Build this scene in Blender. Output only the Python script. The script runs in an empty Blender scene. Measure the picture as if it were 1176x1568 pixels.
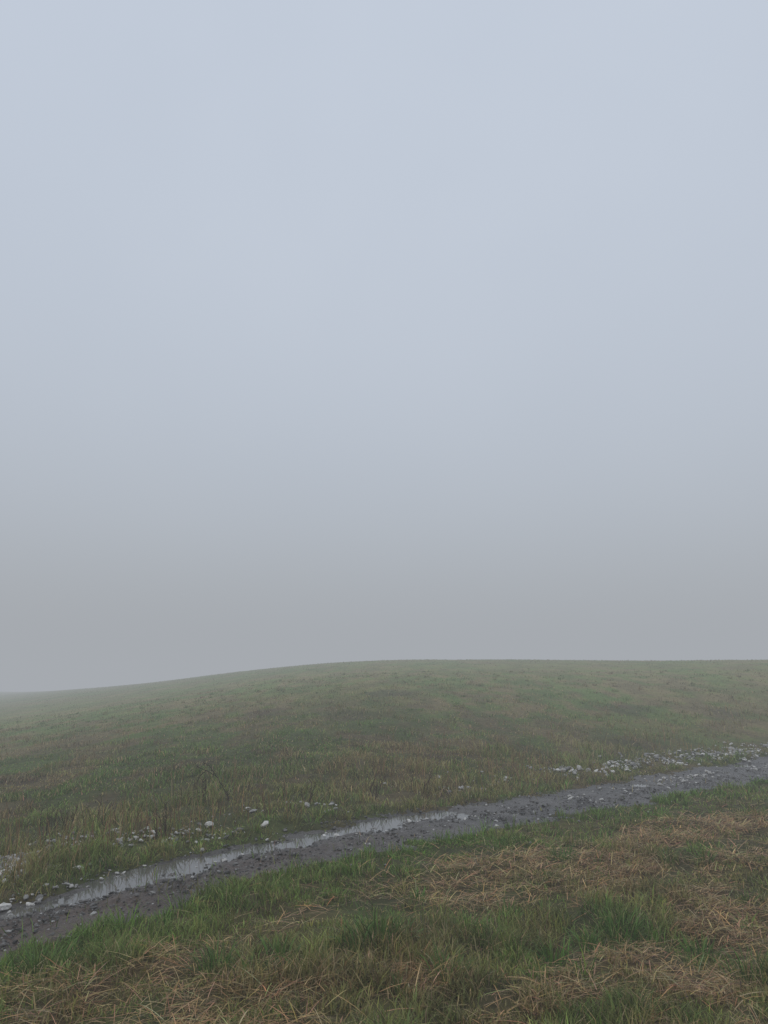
import bpy, math, numpy as np
rng = np.random.default_rng(7)
scene = bpy.context.scene
scene.view_settings.view_transform = 'Standard'
scene.view_settings.look = 'None'
scene.view_settings.exposure = 0

# ---------------------------------------------------------------- camera
CH = 1.7
F = 1184.0
HOR = 1050.0
TH = math.atan((HOR - 784) / F)
cam_d = bpy.data.cameras.new("camera")
cam = bpy.data.objects.new("camera", cam_d)
scene.collection.objects.link(cam)
cam.location = (0, 0, CH)
cam.rotation_euler = (math.pi / 2 + TH, 0, 0)
cam_d.sensor_fit = 'VERTICAL'
cam_d.sensor_height = 36
cam_d.sensor_width = 27
cam_d.lens = F / 1568 * 36
cam_d.clip_start = 0.05
cam_d.clip_end = 4000
scene.camera = cam

# ---------------------------------------------------------------- noise
_tabs = {}
def vnoise(x, y, seed=0):
    if seed not in _tabs:
        _tabs[seed] = np.random.default_rng(1000 + seed).random((256, 256))
    T = _tabs[seed]
    xf = np.floor(x); yf = np.floor(y)
    xi = xf.astype(np.int64); yi = yf.astype(np.int64)
    fx = x - xf; fy = y - yf
    fx = fx * fx * (3 - 2 * fx); fy = fy * fy * (3 - 2 * fy)
    a = T[xi & 255, yi & 255]; b = T[(xi + 1) & 255, yi & 255]
    c = T[xi & 255, (yi + 1) & 255]; d = T[(xi + 1) & 255, (yi + 1) & 255]
    return (a * (1 - fx) + b * fx) * (1 - fy) + (c * (1 - fx) + d * fx) * fy
def fbm(x, y, seed=0, octv=4):
    s = 0; a = 0.5; tot = 0
    for o in range(octv):
        s = s + a * vnoise(x * 2 ** o + 17.3 * o, y * 2 ** o + 9.1 * o, seed + o)
        tot += a; a *= 0.5
    return s / tot
def sst(a, b, x):
    t = np.clip((x - a) / (b - a), 0, 1)
    return t * t * (3 - 2 * t)

# ---------------------------------------------------------------- layout (metres)
def ray(px, py):
    u = (px - 588) / F; v = -(py - 784) / F
    return np.array([u, math.cos(TH) - v * math.sin(TH), math.sin(TH) + v * math.cos(TH)])
def flat(px, py):
    d = ray(px, py); t = -CH / d[2]
    return d[0] * t, d[1] * t
near_pts = [flat(*p) for p in [(0, 1482), (200, 1428), (400, 1373), (600, 1323), (800, 1278), (1000, 1235), (1176, 1198)]]
far_pts = [flat(*p) for p in [(0, 1390), (130, 1358), (330, 1320), (550, 1278), (750, 1242), (950, 1203), (1176, 1167)]]
def mkedge(pts):
    p = np.array(pts); p = p[np.argsort(p[:, 0])]
    k = np.polyfit(p[:, 0], p[:, 1], 2)
    xs = np.linspace(p[0, 0], p[-1, 0], 30)
    ys = np.polyval(k, xs)
    s0 = (ys[1] - ys[0]) / (xs[1] - xs[0]); s1 = (ys[-1] - ys[-2]) / (xs[-1] - xs[-2])
    xs = np.concatenate([[xs[0] - 800], xs, [xs[-1] + 800]])
    ys = np.concatenate([[ys[0] - 800 * s0], ys, [ys[-1] + 800 * s1]])
    return xs, ys
EN = mkedge(near_pts); EF = mkedge(far_pts)
EF[1][-1] = EN[1][-1] + (EF[1][-2] - np.interp(EF[0][-2], *EN))
EF[1][0] = np.interp(EF[0][0], *EN) + (EF[1][1] - np.interp(EF[0][1], *EN))
def U(x, y):
    yn = np.interp(x, *EN); yf = np.interp(x, *EF)
    return (y - yn) / (yf - yn)
def Uw(x, y):
    return U(x, y) + (fbm(x * 1.3, y * 1.3, 40) - 0.5) * 0.40 + (fbm(x * 6, y * 6, 44, 2) - .5) * .22

crest_px = [(-300, 1088), (0, 1066), (200, 1048), (400, 1027), (500, 1019), (600, 1015), (800, 1013), (1000, 1013), (1176, 1011), (1500, 1010)]
cphi = []; ctan = []
for px, py in crest_px:
    d = ray(px, py)
    cphi.append(math.degrees(math.atan2(d[0], d[1]))); ctan.append(d[2] / math.hypot(d[0], d[1]))
cphi = [-180, -60] + cphi + [60, 180]; ctan = [0, ctan[0]] + ctan + [ctan[-1], 0]
PH = np.linspace(-180, 180, 1441)
def smooth_tab(xp, fp, wdeg):
    v = np.interp(PH, xp, fp); k = np.hanning(int(wdeg * 4) | 1); k /= k.sum(); h = len(k) // 2
    return np.convolve(np.concatenate([v[-h - 1:-1], v, v[1:h + 1]]), k, 'valid')
T_te = smooth_tab(cphi, ctan, 9)
T_R = smooth_tab([-180, -60, -26, -8, 6, 16, 26, 60, 180], [90, 145, 130, 104, 86, 72, 60, 58, 90], 20)
T_r0 = smooth_tab([-60, -26, 0, 26, 60], [8, 9.5, 13, 23, 26], 14)
def Hbase(x, y):
    r = np.hypot(x, y) + 1e-6
    ph = np.degrees(np.arctan2(x, y))
    R = np.interp(ph, PH, T_R); te = np.interp(ph, PH, T_te); r0 = np.interp(ph, PH, T_r0)
    Zc = CH + R * te - 0.05
    t = (r - r0) / (R - r0)
    s = (t + np.sqrt(t * t + 0.006)) / 2
    z = Zc * (2 * s - s * s)
    return np.maximum(z, -16 + 0 * z)
WLEV = -.040
def prof(u, x, y):
    ins = sst(-0.06, 0.08, u) * (1 - sst(0.94, 1.08, u))
    brk = fbm(x * 1.1, y * 0.7, 60, 3)
    left = 1 - sst(-.2, 1.4, x)
    k = np.maximum(sst(0.46, 0.62, brk) * .9, left * (.68 + .5 * sst(.35, .6, brk)))
    dep = 0.014 + 0.044 * k
    p = -0.010 * ins - dep * np.exp(-((u - 0.78) / 0.20) ** 2) - 0.016 * np.exp(-((u - 0.28) / 0.13) ** 2)
    return p, ins
def Hs(x, y):
    r = np.hypot(x, y)
    u = Uw(x, y)
    p, ins = prof(u, x, y)
    fade = np.clip(14 / (r + 1), 0, 1)
    b = (fbm(x * 0.9, y * 0.9, 3) - .5) * 0.18 + (fbm(x * 4, y * 4, 8, 3) - .5) * 0.08
    b2 = (fbm(x * .12, y * .12, 13, 3) - .5) * 0.12 * sst(18, 45, r)
    return Hbase(x, y) + b * fade * (1 - 0.95 * sst(-.25, .05, u) * (1 - sst(.95, 1.25, u))) + b2 + p

def world(px, py):
    d = ray(px, py)
    t = 3.0
    while t < 200:
        q = np.array([0, 0, CH]) + d * t
        if q[2] < float(Hbase(np.array([q[0]]), np.array([q[1]]))[0]): break
        t *= 1.01
    return q[0], q[1]

hay_blobs = []
for px, py, rx, ry in [(60, 1525, .8, .18), (300, 1492, .8, .16), (180, 1550, .8, .16), (500, 1403, .8, .16), (560, 1388, .6, .13),
                       (730, 1345, .8, .16), (1010, 1290, 1.2, .34), (1120, 1270, 1.0, .30), (940, 1335, 1.0, .34), (1150, 1425, .7, .34),
                       (860, 1550, .8, .16), (1060, 1385, .6, .16), (1080, 1530, .6, .22), (800, 1400, .5, .12), (1130, 1330, .8, .2), (1130, 1480, .5, .14), (640, 1545, .5, .12), (960, 1500, .5, .1)]:
    x, y = flat(px, py); hay_blobs.append((x, y, rx, ry))
def hay(x, y):
    a = (x + y) * .707; b = (y - x) * .707
    n = fbm(a * 0.8, b * 2.0, 20, 4)
    m = sst(0.51, 0.65, n) * 0.75
    wx = (fbm(x * 3, y * 3, 26, 3) - .5) * 1.5
    for bx, by, rx, ry in hay_blobs:
        da = ((x - bx) + (y - by)) * .707; db = ((y - by) - (x - bx)) * .707
        q = (da / rx) ** 2 + (db / (ry * 1.5)) ** 2
        m = np.maximum(m, np.clip(1.2 - q + wx, 0, 1))
    u = U(x, y)
    m = m * (.35 + .65 * sst(.40, .55, fbm(x * 5, y * 5, 27, 2)))
    return m * (1 - sst(-1.0, -0.35, u + (fbm(x * .8, y * .8, 29) - .5) * .8))

# ---------------------------------------------------------------- mesh helper
def mkmesh(name, V, Fc, mat, col=None, parent=None, smooth=True):
    me = bpy.data.meshes.new(name)
    V = np.ascontiguousarray(V, dtype=np.float32); Fc = np.ascontiguousarray(Fc, dtype=np.int32)
    n = Fc.shape[1]
    me.vertices.add(len(V)); me.vertices.foreach_set("co", V.ravel())
    me.loops.add(Fc.size); me.loops.foreach_set("vertex_index", Fc.ravel())
    me.polygons.add(len(Fc)); me.polygons.foreach_set("loop_start", np.arange(len(Fc), dtype=np.int32) * n)
    me.update(calc_edges=True)
    if not smooth:
        me.polygons.foreach_set("use_smooth", np.zeros(len(Fc), dtype=bool))
    if col is not None:
        at = me.color_attributes.new("Col", 'FLOAT_COLOR', 'POINT')
        c = np.ones((len(V), 4), dtype=np.float32); c[:, :col.shape[1]] = col
        at.data.foreach_set("color", c.ravel())
    me.materials.append(mat)
    ob = bpy.data.objects.new(name, me)
    scene.collection.objects.link(ob)
    if parent: ob.parent = parent
    return ob

def newmat(name):
    m = bpy.data.materials.new(name); m.use_nodes = True
    nt = m.node_tree; nt.nodes.clear()
    return m, nt, nt.nodes, nt.links

def grass_mat(name, rough=0.5, spec=0.3, trans=0.3):
    m, nt, N, L = newmat(name)
    out = N.new('ShaderNodeOutputMaterial'); a = N.new('ShaderNodeAttribute'); a.attribute_name = "Col"
    p = N.new('ShaderNodeBsdfPrincipled'); p.inputs['Roughness'].default_value = rough
    p.inputs['Specular IOR Level'].default_value = spec
    t = N.new('ShaderNodeBsdfTranslucent'); mx = N.new('ShaderNodeMixShader'); mx.inputs[0].default_value = trans
    L.new(a.outputs['Color'], p.inputs['Base Color']); L.new(a.outputs['Color'], t.inputs['Color'])
    L.new(p.outputs[0], mx.inputs[1]); L.new(t.outputs[0], mx.inputs[2]); L.new(mx.outputs[0], out.inputs[0])
    return m
M_grass = grass_mat("wet_grass", .45, .22, .3)
M_hay = grass_mat("dry_hay", .6, .2, .15)

def soil_mat(name, rough, scale, bump, lo, hi, spec=.35):
    m, nt, N, L = newmat(name)
    out = N.new('ShaderNodeOutputMaterial'); a = N.new('ShaderNodeAttribute'); a.attribute_name = "Col"
    p = N.new('ShaderNodeBsdfPrincipled'); p.inputs['Specular IOR Level'].default_value = spec
    tc = N.new('ShaderNodeTexCoord')
    n = N.new('ShaderNodeTexNoise'); n.inputs['Scale'].default_value = scale; n.inputs['Detail'].default_value = 8
    n.inputs['Roughness'].default_value = .7
    L.new(tc.outputs['Object'], n.inputs['Vector'])
    r = N.new('ShaderNodeMapRange'); r.inputs['From Min'].default_value = .3; r.inputs['From Max'].default_value = .7
    r.inputs['To Min'].default_value = lo; r.inputs['To Max'].default_value = hi
    L.new(n.outputs['Fac'], r.inputs['Value'])
    mu = N.new('ShaderNodeVectorMath'); mu.operation = 'SCALE'
    L.new(a.outputs['Color'], mu.inputs[0]); L.new(r.outputs[0], mu.inputs['Scale'])
    L.new(mu.outputs[0], p.inputs['Base Color'])
    p.inputs['Roughness'].default_value = rough
    b = N.new('ShaderNodeBump'); b.inputs['Strength'].default_value = bump; b.inputs['Distance'].default_value = 0.02
    L.new(n.outputs['Fac'], b.inputs['Height']); L.new(b.outputs[0], p.inputs['Normal'])
    L.new(p.outputs[0], out.inputs[0])
    return m
M_ground = soil_mat("meadow_soil", .9, 9, .6, .6, 1.4, .15)
M_track = soil_mat("wet_gravel_dirt", .42, 45, .9, .45, 1.7, .4)

# ---------------------------------------------------------------- field colours
GREEN = np.array([.128, .210, .040]); OLIVE = np.array([.215, .215, .065]); BROWN = np.array([.27, .205, .10])
STRAW = np.array([.46, .35, .18]); RUST = np.array([.35, .20, .085]); SOIL = np.array([.042, .031, .019])
dark_spots = []
for px, py, rx, ry in [(678, 1166, .6, .35), (250, 1183, .5, .25), (810, 1152, .7, .4), (970, 1137, .9, .5), (300, 1168, .6, .3),
                       (410, 1092, .8, .6), (600, 1062, 1.0, .8), (1090, 1090, .8, .6), (30, 1196, .7, .3), (960, 1087, .9, .6), (530, 1096, .8, .6)]:
    w = world(px, py)
    dark_spots.append((w[0], w[1], rx, ry))
def darkm(x, y):
    m = np.zeros_like(x)
    w = (fbm(x * 1.5, y * 1.5, 77, 3) - .5) * 1.6
    for bx, by, rx, ry in dark_spots:
        m = np.maximum(m, np.clip(1.2 - ((x - bx) / rx) ** 2 - ((y - by) / (ry * 2)) ** 2 + w, 0, 1) * (np.hypot(x - bx, y - by) < 4 * rx))
    return m
def fieldcol(x, y):
    n1 = fbm(x * .11, y * .07, 30, 4); n2 = fbm(x * .5, y * .25, 34, 4); n3 = fbm(x * 2.2, y * 1.2, 38, 3)
    k = sst(.36, .60, .35 * n1 + .3 * n2 + .35 * n3)[:, None]
    c = GREEN * (1 - k) + OLIVE * k
    k2 = (sst(.46, .62, .40 * n2 + .45 * n3 + .15 * (1 - n1)))[:, None]
    c = c * (1 - k2 * .75) + BROWN * k2 * .75
    d = darkm(x, y)[:, None]
    c = c * (1 - d * .5) + np.array([.06, .045, .03]) * d * .5
    c = c * (.84 + .34 * sst(.36, .64, fbm(x * 1.6, y * .8, 36, 4)))[:, None]
    r = np.hypot(x, y); f = (.42 * sst(14, 55, r))[:, None]  # dewy sheen painted into the field colour, paler with distance
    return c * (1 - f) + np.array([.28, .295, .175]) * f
def forecol(x, y):
    n = fbm(x * 1.2, y * 1.2, 50, 4)[:, None]
    h = hay(x, y)[:, None]
    c = GREEN * 1.0 * (1 - sst(.38, .66, n)) + OLIVE * sst(.38, .66, n)
    c = c * (.75 + .55 * sst(.35, .65, fbm(x * 3, y * 3, 57, 3)))[:, None]
    return c * (1 - h * .75) + RUST * .85 * h * .75

# ---------------------------------------------------------------- terrain sheet
def axis(a, b, st, far, g=1.035):
    mid = np.arange(a, b, st)
    up = [b]; s = st
    while up[-1] < far: s *= g; up.append(up[-1] + s)
    dn = [a - st]; s = st
    while dn[-1] > -far: s *= g; dn.append(dn[-1] - s)
    return np.concatenate([dn[::-1], mid, up])
xs = axis(-4.5, 9, .055, 750); ys = axis(3, 16, .055, 750)
X, Y = np.meshgrid(xs, ys); sh = X.shape; X = X.ravel(); Y = Y.ravel()
u = Uw(X, Y)
Z = Hs(X, Y) - 0.035 * sst(.02, .14, u) * (1 - sst(.86, .98, u))
fore = (u < .5)
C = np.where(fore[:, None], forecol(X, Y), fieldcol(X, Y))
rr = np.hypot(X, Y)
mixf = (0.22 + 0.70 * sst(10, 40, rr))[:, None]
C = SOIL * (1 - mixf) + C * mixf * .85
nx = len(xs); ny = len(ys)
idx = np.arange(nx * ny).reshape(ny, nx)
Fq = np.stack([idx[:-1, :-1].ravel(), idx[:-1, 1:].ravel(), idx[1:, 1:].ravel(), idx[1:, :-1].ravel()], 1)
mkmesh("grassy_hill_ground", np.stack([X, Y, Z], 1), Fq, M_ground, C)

# ---------------------------------------------------------------- gravel track
tx = np.concatenate([np.arange(-9, 12, .026), 12 + np.cumsum(np.linspace(.03, .5, 130))])
tu = np.linspace(-0.38, 1.38, 96)
TX, TU = np.meshgrid(tx, tu); s2 = TX.shape
yn = np.interp(TX, *EN); yf = np.interp(TX, *EF)
TXr = TX.ravel(); TYr = (yn + (yf - yn) * TU).ravel()
uu = Uw(TXr, TYr)
hs = Hs(TXr, TYr)
gn = (fbm(TXr * 14, TYr * 14, 70, 2) - .5) * .028 + (fbm(TXr * 40, TYr * 40, 72, 2) - .5) * .014 + (fbm(TXr * 3.5, TYr * 3.5, 75, 3) - .5) * .045
edge = np.maximum(1 - sst(-0.12, 0.06, uu), sst(.95, 1.12, uu))
tz = hs + .004 + gn * (1 - edge) - .05 * edge
nb = fbm(TXr * 1.4, TYr * 1.4, 78, 4)[:, None]
kk = (1 - sst(.25, .8, uu))[:, None] * (1 - sst(-2.5, 1.5, TXr))[:, None]
tc_ = np.array([.066, .058, .051]) * (1 - kk) + np.array([.078, .050, .033]) * kk
tc_ = tc_ * (.45 + 1.1 * nb)
ti = np.arange(TX.size).reshape(s2)
Fq = np.stack([ti[:-1, :-1].ravel(), ti[:-1, 1:].ravel(), ti[1:, 1:].ravel(), ti[1:, :-1].ravel()], 1)
mkmesh("gravel_track", np.stack([TXr, TYr, tz], 1), Fq, M_track, tc_)

wx = np.arange(-9, 14, .06); wu = np.linspace(.38, 1.04, 14)
WX, WU = np.meshgrid(wx, wu)
wy = np.interp(WX, *EN) + (np.interp(WX, *EF) - np.interp(WX, *EN)) * WU
wz = Hbase(WX.ravel(), wy.ravel()) + WLEV
wi = np.arange(WX.size).reshape(WX.shape)
Fq = np.stack([wi[:-1, :-1].ravel(), wi[:-1, 1:].ravel(), wi[1:, 1:].ravel(), wi[1:, :-1].ravel()], 1)
m, nt, N, L = newmat("puddle_water")
out = N.new('ShaderNodeOutputMaterial'); p = N.new('ShaderNodeBsdfPrincipled')
p.inputs['Base Color'].default_value = (.10, .095, .088, 1); p.inputs['Roughness'].default_value = .05
p.inputs['IOR'].default_value = 1.45
tcn = N.new('ShaderNodeTexCoord'); n = N.new('ShaderNodeTexNoise'); n.inputs['Scale'].default_value = 6
b = N.new('ShaderNodeBump'); b.inputs['Strength'].default_value = .06; b.inputs['Distance'].default_value = .01
L.new(tcn.outputs['Object'], n.inputs['Vector']); L.new(n.outputs['Fac'], b.inputs['Height']); L.new(b.outputs[0], p.inputs['Normal'])
L.new(p.outputs[0], out.inputs[0])
mkmesh("puddle_water", np.stack([WX.ravel(), wy.ravel(), wz], 1), Fq, m)

# ---------------------------------------------------------------- stones
def ico():
    t = (1 + 5 ** .5) / 2
    v = np.array([(-1, t, 0), (1, t, 0), (-1, -t, 0), (1, -t, 0), (0, -1, t), (0, 1, t), (0, -1, -t), (0, 1, -t), (t, 0, -1), (t, 0, 1), (-t, 0, -1), (-t, 0, 1)], float)
    v /= np.linalg.norm(v[0])
    f = np.array([(0, 11, 5), (0, 5, 1), (0, 1, 7), (0, 7, 10), (0, 10, 11), (1, 5, 9), (5, 11, 4), (11, 10, 2), (10, 7, 6), (7, 1, 8), (3, 9, 4), (3, 4, 2), (3, 2, 6), (3, 6, 8), (3, 8, 9), (4, 9, 5), (2, 4, 11), (6, 2, 10), (8, 6, 7), (9, 8, 1)])
    return v, f
def ico2():
    v, f = ico(); v = [tuple(q) for q in v]; cache = {}; nf = []
    def mid(a, b):
        k = (min(a, b), max(a, b))
        if k not in cache:
            q = (np.array(v[a]) + np.array(v[b])) / 2; q /= np.linalg.norm(q); v.append(tuple(q)); cache[k] = len(v) - 1
        return cache[k]
    for a, b, c in f:
        ab, bc, ca = mid(a, b), mid(b, c), mid(c, a)
        nf += [(a, ab, ca), (b, bc, ab), (c, ca, bc), (ab, bc, ca)]
    return np.array(v), np.array(nf)
def stones(name, x, y, z, size, col, mat, hi=False, sink=.25):
    bv, bf = ico2() if hi else ico()
    n = len(x); k = len(bv)
    jit = 1 + rng.normal(0, .13 if hi else .17, (n, k))
    sc = np.stack([rng.uniform(.8, 1.4, n), rng.uniform(.6, 1.0, n), rng.uniform(.4, .75, n)], 1) * size[:, None]
    V = bv[None] * jit[..., None] * sc[:, None, :]
    a = rng.uniform(0, 2 * np.pi, n); ca, sa = np.cos(a)[:, None], np.sin(a)[:, None]
    tl = rng.normal(0, .25, n)[:, None]
    Vx, Vy, Vz = V[..., 0], V[..., 1], V[..., 2]
    Vz = Vz + Vx * tl
    P = np.stack([Vx * ca - Vy * sa + x[:, None], Vx * sa + Vy * ca + y[:, None], Vz + (z + size * .6 * (1 - 2 * sink))[:, None]], 2)
    Fa = (bf[None] + (np.arange(n) * k)[:, None, None]).reshape(-1, 3)
    cc = np.repeat(col, k, axis=0)
    return mkmesh(name, P.reshape(-1, 3), Fa, mat, cc, smooth=False)
M_stone = soil_mat("limestone", .55, 60, .4, .75, 1.2)
n = 28000
gx = -5 + 27 * rng.random(n) ** 1.5
gu = np.where(rng.random(n) < .6, rng.normal(.5, .25, n), rng.uniform(-.05, 1.15, n))
gy = np.interp(gx, *EN) + (np.interp(gx, *EF) - np.interp(gx, *EN)) * gu
uq = Uw(gx, gy)
ok = (uq > .02) & (uq < 1.05) & ((np.abs(uq - .78) > .15) | (rng.random(n) < .18))
gx, gy = gx[ok], gy[ok]; n = len(gx)
sz = np.clip(rng.lognormal(math.log(.0072), .55, n), .004, .026)
gc = rng.uniform(.03, .15, (n, 1)) * np.array([[1, .94, .86]])
w_ = rng.random(n) < .07; gc[w_] = rng.uniform(.26, .46, (w_.sum(), 1)) * np.array([[1, .98, .93]])
gz = Hs(gx, gy) + .004
stones("track_gravel", gx, gy, gz, sz, gc, M_track, False, .2)
SX, SY, SS = [], [], []
def spray(p0, p1, jx, n, s0, s1, jy=None):
    a = np.array(world(*p0)); b = np.array(world(*p1))
    t = rng.random(n)[:, None]; q = a + (b - a) * t
    d = (b - a) / (np.linalg.norm(b - a) + 1e-9); nn = np.array([-d[1], d[0]])
    q = q + nn * rng.normal(0, jx, n)[:, None] + d * rng.normal(0, jy or jx, n)[:, None]
    kx = fbm(q[:, 0] * 2.5, q[:, 1] * 2.5, 88, 3) > rng.uniform(.34, .52, n)
    q = q[kx]
    SX.append(q[:, 0]); SY.append(q[:, 1]); SS.append(np.clip(rng.lognormal(math.log(s0), .5, len(q)), .008, s1))
spray((-60, 1355), (45, 1318), .24, 600, .016, .042)
spray((-40, 1335), (35, 1335), .22, 400, .016, .042)
spray((60, 1300), (330, 1282), .22, 220, .014, .036)
spray((0, 1384), (330, 1310), .12, 130, .013, .032)
spray((80, 1330), (140, 1325), .14, 50, .015, .038)
spray((370, 1250), (500, 1238), .2, 110, .017, .04)
spray((350, 1300), (600, 1268), .15, 60, .013, .03)
spray((640, 1212), (800, 1192), .24, 130, .017, .04)
spray((850, 1186), (1000, 1166), .26, 380, .021, .05)
spray((990, 1168), (1240, 1138), .38, 850, .023, .055)
spray((600, 1262), (1180, 1172), .18, 380, .013, .036)
spray((1000, 1196), (1200, 1172), .22, 180, .016, .042)
spray((150, 1340), (1170, 1190), .9, 160, .011, .026)
for px, py, s in [(405, 1270, .045), (320, 1276, .05), (5, 1388, .05), (60, 1374, .03), (16, 1405, .03), (40, 1322, .05), (15, 1316, .045), (470, 1240, .04), (1120, 1152, .09), (380, 1246, .045), (865, 1184, .06), (120, 1333, .035)]:
    w = world(px, py); SX.append([w[0]]); SY.append([w[1]]); SS.append([s])
sx = np.concatenate(SX); sy = np.concatenate(SY); ss = np.concatenate(SS)
k = (sy > 4); sx, sy, ss = sx[k], sy[k], ss[k]
sc_ = rng.uniform(.28, .60, (len(sx), 1)) * np.array([[1, .97, .90]])
dk = rng.random(len(sx)) < .32; sc_[dk] *= .45
stones("limestone_rubble", sx, sy, Hs(sx, sy) + .008, ss, sc_, M_stone, True, .08)

# ---------------------------------------------------------------- blades
def blades(x, y, z, head, lean, length, width, col, curl=0.6, tipmix=.25, tipcol=None, seg=2):
    n = len(x)
    dx, dy = np.cos(head), np.sin(head)
    fa = head + np.pi / 2 + rng.normal(0, .5, n)
    sx_, sy_ = np.cos(fa), np.sin(fa)
    cx, cy, cz = x.copy(), y.copy(), z.copy()
    ang = lean.copy()
    rows = [(cx, cy, cz)]
    for i in range(seg):
        l = length / seg
        cx = cx + dx * np.sin(ang) * l; cy = cy + dy * np.sin(ang) * l; cz = cz + np.cos(ang) * l
        rows.append((cx, cy, cz)); ang = ang + curl
    V = np.zeros((n, 2 * seg + 1, 3), np.float32); Cc = np.zeros((n, 2 * seg + 1, 3), np.float32)
    tcx = STRAW if tipcol is None else tipcol
    for i in range(seg + 1):
        a, b, c = rows[i]; w = width * .5 * (1 if i == 0 else (.85 if i < seg else 0))
        cc = col * (1 - tipmix * i / seg) + tcx * tipmix * i / seg
        if i < seg:
            V[:, 2 * i] = np.stack([a - sx_ * w, b - sy_ * w, c], 1); V[:, 2 * i + 1] = np.stack([a + sx_ * w, b + sy_ * w, c], 1)
            Cc[:, 2 * i] = cc; Cc[:, 2 * i + 1] = cc
        else:
            V[:, 2 * i] = np.stack([a, b, c], 1); Cc[:, 2 * i] = cc
    f = []
    for i in range(seg):
        if i < seg - 1:
            f += [(2 * i, 2 * i + 1, 2 * i + 3), (2 * i, 2 * i + 3, 2 * i + 2)]
        else: f.append((2 * i, 2 * i + 1, 2 * i + 2))
    f = np.array(f)
    Fa = (f[None] + (np.arange(n) * (2 * seg + 1))[:, None, None]).reshape(-1, 3)
    return V.reshape(-1, 3), Fa, Cc.reshape(-1, 3)
def merge(lst):
    Vs, Fs, Cs = [], [], []; o = 0
    for v, f, c in lst:
        Vs.append(v); Fs.append(f + o); Cs.append(c); o += len(v)
    return np.concatenate(Vs), np.concatenate(Fs), np.concatenate(Cs)
def band(r0, r1, n, a0=-40, a1=40):
    r = np.sqrt(rng.uniform(r0 ** 2, r1 ** 2, n)) if r1 < 20 else np.exp(rng.uniform(math.log(r0), math.log(r1), n))
    a = np.radians(rng.uniform(a0, a1, n))
    return r * np.sin(a), r * np.cos(a)
def jitter(c, s):
    n = len(c); return np.clip(c * (1 + rng.normal(0, s, (n, 1))) * (1 + rng.normal(0, s * .3, (n, 3))), .005, .8)

fore_parts = []; field_parts = []
for r0, r1, n in [(3.0, 5.5, 110000), (5.5, 9, 130000), (9, 17, 130000), (17, 40, 110000), (40, 145, 80000)]:
    x, y = band(r0, r1, n)
    u = Uw(x, y); r = np.hypot(x, y)
    dens = np.where((u > .0) & (u < 1.0), .014, 1.0)
    dens = np.where((u >= 1.0) & (u < 1.3), .6, dens)
    stony = np.exp(-((U(x, y) - 1.9) / .7) ** 2) * sst(5, 7, x)
    dens = dens * (1 - .65 * stony)
    cl = fbm(x * 5, y * 5, 90, 2)
    dens = dens * np.clip(.12 + 2.8 * (cl - .30), .06, 1)
    h = hay(x, y)
    dens = np.where(u < 0, dens * (1 - .55 * h), dens)
    keep = rng.random(n) < dens
    x, y, u, r, cl, h = [q[keep] for q in (x, y, u, r, cl, h)]
    n = len(x)
    isf = u < .5
    z = Hs(x, y) - .004
    tall = fbm(x * 1.7, y * 1.7, 95, 3)
    L_ = np.where(isf, .045 + .10 * sst(.35, .75, tall), .045 + .085 * sst(.4, .75, tall))
    nb_ = np.exp(-((u + .25) / .5) ** 2)
    L_ = np.where(isf, L_ * (1 - .25 * nb_), L_)
    vb = sst(1.0, 1.5, u) * (1 - sst(2.6, 4.5, u))
    L_ = L_ * (1 + .7 * vb * (tall > .5))
    L_ = L_ * rng.uniform(.5, 1.35, n) * (.5 + 1.0 * cl) * (1 - .45 * sst(15, 50, r))
    W_ = .0056 * np.maximum(1, r / 6) ** .85 * rng.uniform(.6, 1.4, n)
    c = np.where(isf[:, None], forecol(x, y), fieldcol(x, y))
    g = (isf * nb_)[:, None]; c = c * (1 - .7 * g) + np.array([.125, .225, .035]) * .7 * g
    gv = (vb * .5)[:, None]; c = c * (1 - gv) + np.array([.25, .245, .07]) * gv
    dry = rng.random(n) < np.where(isf, (.14 + .30 * h) * (1 - .6 * nb_), .18)
    c[dry] = STRAW * .75
    c = jitter(c, .32 - .12 * float(r0 > 16))
    head = rng.uniform(0, 2 * np.pi, n)
    lean = np.abs(rng.normal(0, .5, n)) + .1
    P = blades(x, y, z, head, lean, L_, W_, c, .6, .10)
    (fore_parts if r1 <= 9 else field_parts).append(P)
V, Fa, C = merge(fore_parts); mkmesh("foreground_grass", V, Fa, M_grass, C)
V, Fa, C = merge(field_parts); mkmesh("meadow_grass", V, Fa, M_grass, C)

tp = []
def tuft(x, y, n, L0, rad, colr, w=.006, spread=.45):
    a = rng.uniform(0, 2 * np.pi, n); q = rad * np.sqrt(rng.random(n))
    X_ = x + np.cos(a) * q; Y_ = y + np.sin(a) * q
    c = jitter(np.tile(colr, (n, 1)), .28)
    tp.append(blades(X_, Y_, Hs(X_, Y_) - .005, a + rng.normal(0, .5, n), np.abs(rng.normal(0, spread, n)) * (.4 + q / rad), L0 * rng.uniform(.5, 1.1, n), w * rng.uniform(.7, 1.3, n), c, .35, .1, None, 3))
DG = np.array([.090, .180, .034])
for px, py, s in [(575, 1490, 1.2), (545, 1500, .9), (610, 1480, .8), (60, 1508, 1.1), (90, 1500, .8), (330, 1520, .8), (430, 1510, .7), (865, 1330, .8), (945, 1445, 1.0), (900, 1465, .7),
                  (780, 1425, .7), (1075, 1460, .8), (1150, 1505, 1.0), (1020, 1325, .7), (720, 1450, .7), (1080, 1330, .8), (490, 1360, .5), (640, 1400, .5), (850, 1490, .8), (690, 1530, .8), (250, 1440, .5), (380, 1530, .7), (1050, 1240, .6)]:
    x, y = flat(px, py); tuft(x, y, int(80 * s), .24 * s, .13 * s, DG * rng.uniform(.85, 1.2), .007)
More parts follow.
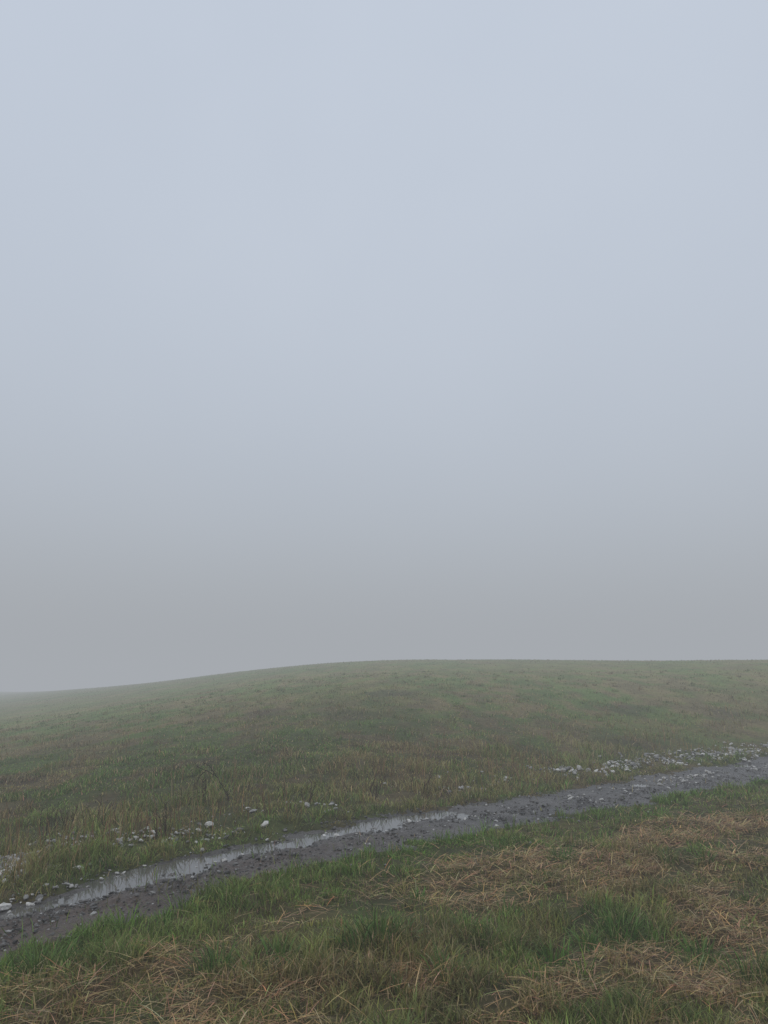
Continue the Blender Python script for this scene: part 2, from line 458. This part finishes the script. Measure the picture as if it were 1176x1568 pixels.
for i in range(420):
    x, y = [float(q[0]) for q in band(3.5, 13, 1)]
    if U(x, y) < -.15 : tuft(x, y, 24, rng.uniform(.08, .18), .06, (GREEN if rng.random() < .6 else OLIVE) * rng.uniform(.7, 1.3), .006)
for i in range(900):
    x, y = [float(q[0]) for q in band(7, 40, 1)]
    if U(x, y) > 1.25:
        r = math.hypot(x, y)
        tuft(x, y, 22, rng.uniform(.08, .16), .10, [OLIVE, GREEN, BROWN][rng.integers(3)] * rng.uniform(.7, 1.15), .005 * max(1, r / 7) ** .8, .6)
for i in range(430):
    x = -4.5 + 19 * rng.random() ** 1.3
    far = rng.random() < .6
    uu_ = rng.normal(1.10, .07) if far else rng.normal(-.10, .06)
    yn_ = np.interp(x, *EN); y = float(yn_ + (np.interp(x, *EF) - yn_) * uu_)
    uw = float(Uw(np.array([x]), np.array([y]))[0])
    if .04 < uw < .98 or x > 14: continue
    r = math.hypot(x, y)
    tuft(x, y, 26, rng.uniform(.09, .20), .09, ([OLIVE, GREEN, OLIVE * .9 + BROWN * .2][rng.integers(3)] if far else np.array([.12, .215, .034])) * rng.uniform(.7, 1.2), .0055 * max(1, r / 7) ** .8, .6)
V, Fa, C = merge(tp); mkmesh("grass_tufts", V, Fa, M_grass, C)

n = 280000
x, y = band(3.0, 15, n)
h = hay(x, y)
keep = rng.random(n) < (h * .85 + .05) * (Uw(x, y) < -.1)
x, y, h = x[keep], y[keep], h[keep]; n = len(x)
hd = rng.normal(.35, .9, n) + np.where(rng.random(n) < .5, 0, np.pi)
z = Hs(x, y) + rng.uniform(.004, .060, n) * (.35 + h)
k = rng.random((n, 1)) ** .8; c = RUST * k + STRAW * (1 - k); c = jitter(c * .95, .38)
r = np.hypot(x, y)
P = blades(x, y, z, hd, rng.normal(1.45, .22, n), rng.uniform(.06, .24, n), .004 * np.maximum(1, r / 5) ** .8 * rng.uniform(.6, 1.6, n), c, .12, .1, None, 3)
mkmesh("mown_hay", P[0], P[1], M_hay, P[2])

parts = []
n = 34000
x, y = band(7, 36, n)
u = U(x, y)
dn = fbm(x * .8, y * .8, 99, 3)
keep = (u > 1.2) & (rng.random(n) < (np.exp(-((u - 2.4) / 1.1) ** 2) * sst(.40, .58, dn) * .8 + .01))
x, y = x[keep], y[keep]; n = len(x); r = np.hypot(x, y)
c = jitter(np.tile(np.array([.22, .145, .07]), (n, 1)), .35)
parts.append(blades(x, y, Hs(x, y), rng.uniform(0, 6.28, n), np.abs(rng.normal(0, .2, n)), rng.uniform(.14, .42, n) * (1 - .4 * sst(12, 25, r)), .0060 * np.maximum(1, r / 9) ** .7, c, .12, .2, None, 3))
V, Fa, C = merge(parts); mkmesh("dead_grass_stems", V, Fa, M_hay, C)

def tube(path, r0, r1, k=5):
    path = np.array(path, float); m_ = len(path); V = []; Fl = []
    for i in range(m_):
        t = path[min(i + 1, m_ - 1)] - path[max(i - 1, 0)]; t /= np.linalg.norm(t) + 1e-9
        a = np.cross(t, [0, .3, 1]) if abs(t[2]) < .9 else np.cross(t, [1, 0, 0]); a /= np.linalg.norm(a); b = np.cross(t, a)
        rr_ = r0 + (r1 - r0) * i / (m_ - 1)
        for j in range(k):
            q = 2 * math.pi * j / k; V.append(path[i] + (a * math.cos(q) + b * math.sin(q)) * rr_)
    for i in range(m_ - 1):
        for j in range(k):
            a0 = i * k + j; a1 = i * k + (j + 1) % k
            Fl += [(a0, a1, a1 + k), (a0, a1 + k, a0 + k)]
    return np.array(V), np.array(Fl), None
def weed(px, py, height, nst, arch=None, rad=.004, colr=(.075, .05, .03)):
    w = world(px, py); x0, y0 = w; z0 = float(Hs(np.array([x0]), np.array([y0]))[0])
    L_ = []
    def add(path, r0, r1):
        t = tube(path, r0, r1); L_.append((t[0], t[1], np.tile(colr, (len(t[0]), 1))))
    def stem(base, dirx, diry, ln, droop, r, depth):
        path = [np.array(base)]; d = np.array([dirx, diry, 1.0]); d /= np.linalg.norm(d)
        for i in range(8):
            d = d + np.array([dirx * droop, diry * droop, -droop * 1.1]) * .35 + rng.normal(0, .05, 3); d /= np.linalg.norm(d)
            path.append(path[-1] + d * ln / 8)
            if depth > 0 and i > 1 and rng.random() < .6:
                a = rng.uniform(0, 6.28); stem(path[-1], math.cos(a) * .8, math.sin(a) * .8, ln * rng.uniform(.12, .3), .05, r * .65, depth - 1)
        add(path, r, r * .5)
    for s in range(nst):
        a = rng.uniform(0, 6.28); q = rng.uniform(.05, .4)
        stem((x0 + rng.normal(0, .06), y0 + rng.normal(0, .06), z0 - .02), math.cos(a) * q, math.sin(a) * q, height * rng.uniform(.5, 1.1), .03, rad, 1)
    for br in (arch or []):
        pts = np.array(br, float)
        tt = np.linspace(0, len(pts) - 1, 26); path = np.stack([np.interp(tt, np.arange(len(pts)), pts[:, i]) for i in range(3)], 1)
        path[1:-1] = (path[:-2] + path[1:-1] * 2 + path[2:]) / 4
        path[1:-1] += rng.normal(0, .004, path[1:-1].shape)
        add(path + np.array([x0, y0, z0]), rad, rad * .7)
    V, Fa, C = merge(L_); mkmesh("dead_weed_plant", V, Fa, M_hay, C)
weed(243, 1288, .32, 9, None, .005)
weed(312, 1232, .38, 5, None, .005)
# kinked cane leaning to the left, with a side branch
weed(352, 1228, .16, 3, [[(0, 0, -.02), (-.05, 0, .10), (-.13, .01, .22), (-.20, 0, .32), (-.33, .01, .38), (-.46, .02, .44)],
                         [(-.20, 0, .32), (-.29, 0, .44), (-.38, .01, .49)],
                         [(-.33, .01, .38), (-.40, 0, .33), (-.44, 0, .24)]], .006, (.05, .038, .026))
weed(90, 1276, .32, 8, None, .005)
weed(60, 1285, .28, 6, None, .0045)
weed(150, 1268, .30, 6, None, .005)
weed(470, 1232, .34, 5, None, .0055)
weed(570, 1225, .34, 6, None, .0055)
weed(640, 1215, .34, 4, None, .006)

# ---------------------------------------------------------------- fog bank (absorbing volume, scattered light put in as its own glow)
bpy.ops.mesh.primitive_cube_add(size=1, location=(0, 0, 7.5))
fog = bpy.context.object; fog.name = "fog_bank"; fog.scale = (1700, 1700, 75)
m, nt, N, L = newmat("fog")
out = N.new('ShaderNodeOutputMaterial')
D = .0082; FC = (.378, .400, .430)
ab = N.new('ShaderNodeVolumeAbsorption'); ab.inputs['Color'].default_value = (0, 0, 0, 1); ab.inputs['Density'].default_value = D
em = N.new('ShaderNodeEmission'); em.inputs['Color'].default_value = (*FC, 1); em.inputs['Strength'].default_value = D
ad = N.new('ShaderNodeAddShader'); L.new(ab.outputs[0], ad.inputs[0]); L.new(em.outputs[0], ad.inputs[1]); L.new(ad.outputs[0], out.inputs['Volume'])
fog.data.materials.append(m)

# ---------------------------------------------------------------- sky
w = bpy.data.worlds.new("World"); scene.world = w; w.use_nodes = True
nt = w.node_tree; N = nt.nodes; L = nt.links; N.clear()
out = N.new('ShaderNodeOutputWorld')
sky = N.new('ShaderNodeTexSky'); sky.sky_type = 'NISHITA'; sky.sun_disc = False
sky.sun_elevation = math.radians(60); sky.sun_rotation = math.radians(200); sky.dust_density = 2
b1 = N.new('ShaderNodeBackground'); b1.inputs['Strength'].default_value = .05; L.new(sky.outputs[0], b1.inputs['Color'])
tc = N.new('ShaderNodeTexCoord'); no = N.new('ShaderNodeTexNoise'); no.inputs['Scale'].default_value = 1.6; no.inputs['Detail'].default_value = 4
L.new(tc.outputs['Generated'], no.inputs['Vector'])
cr = N.new('ShaderNodeMix'); cr.data_type = 'RGBA'
cr.inputs[6].default_value = (.50, .560, .645, 1); cr.inputs[7].default_value = (.68, .735, .815, 1)
L.new(no.outputs['Fac'], cr.inputs[0])
b2 = N.new('ShaderNodeBackground'); b2.inputs['Strength'].default_value = 1.0; L.new(cr.outputs[2], b2.inputs['Color'])
ad = N.new('ShaderNodeAddShader'); L.new(b1.outputs[0], ad.inputs[0]); L.new(b2.outputs[0], ad.inputs[1]); L.new(ad.outputs[0], out.inputs[0])

sd = bpy.data.lights.new("sun", 'SUN'); sd.energy = .6; sd.angle = math.radians(50); sd.color = (1, .97, .93)
so = bpy.data.objects.new("sun", sd); scene.collection.objects.link(so)
so.rotation_euler = (math.radians(30), 0, math.radians(-20))
print("done", sum(len(o.data.polygons) for o in bpy.data.objects if o.type == 'MESH'))
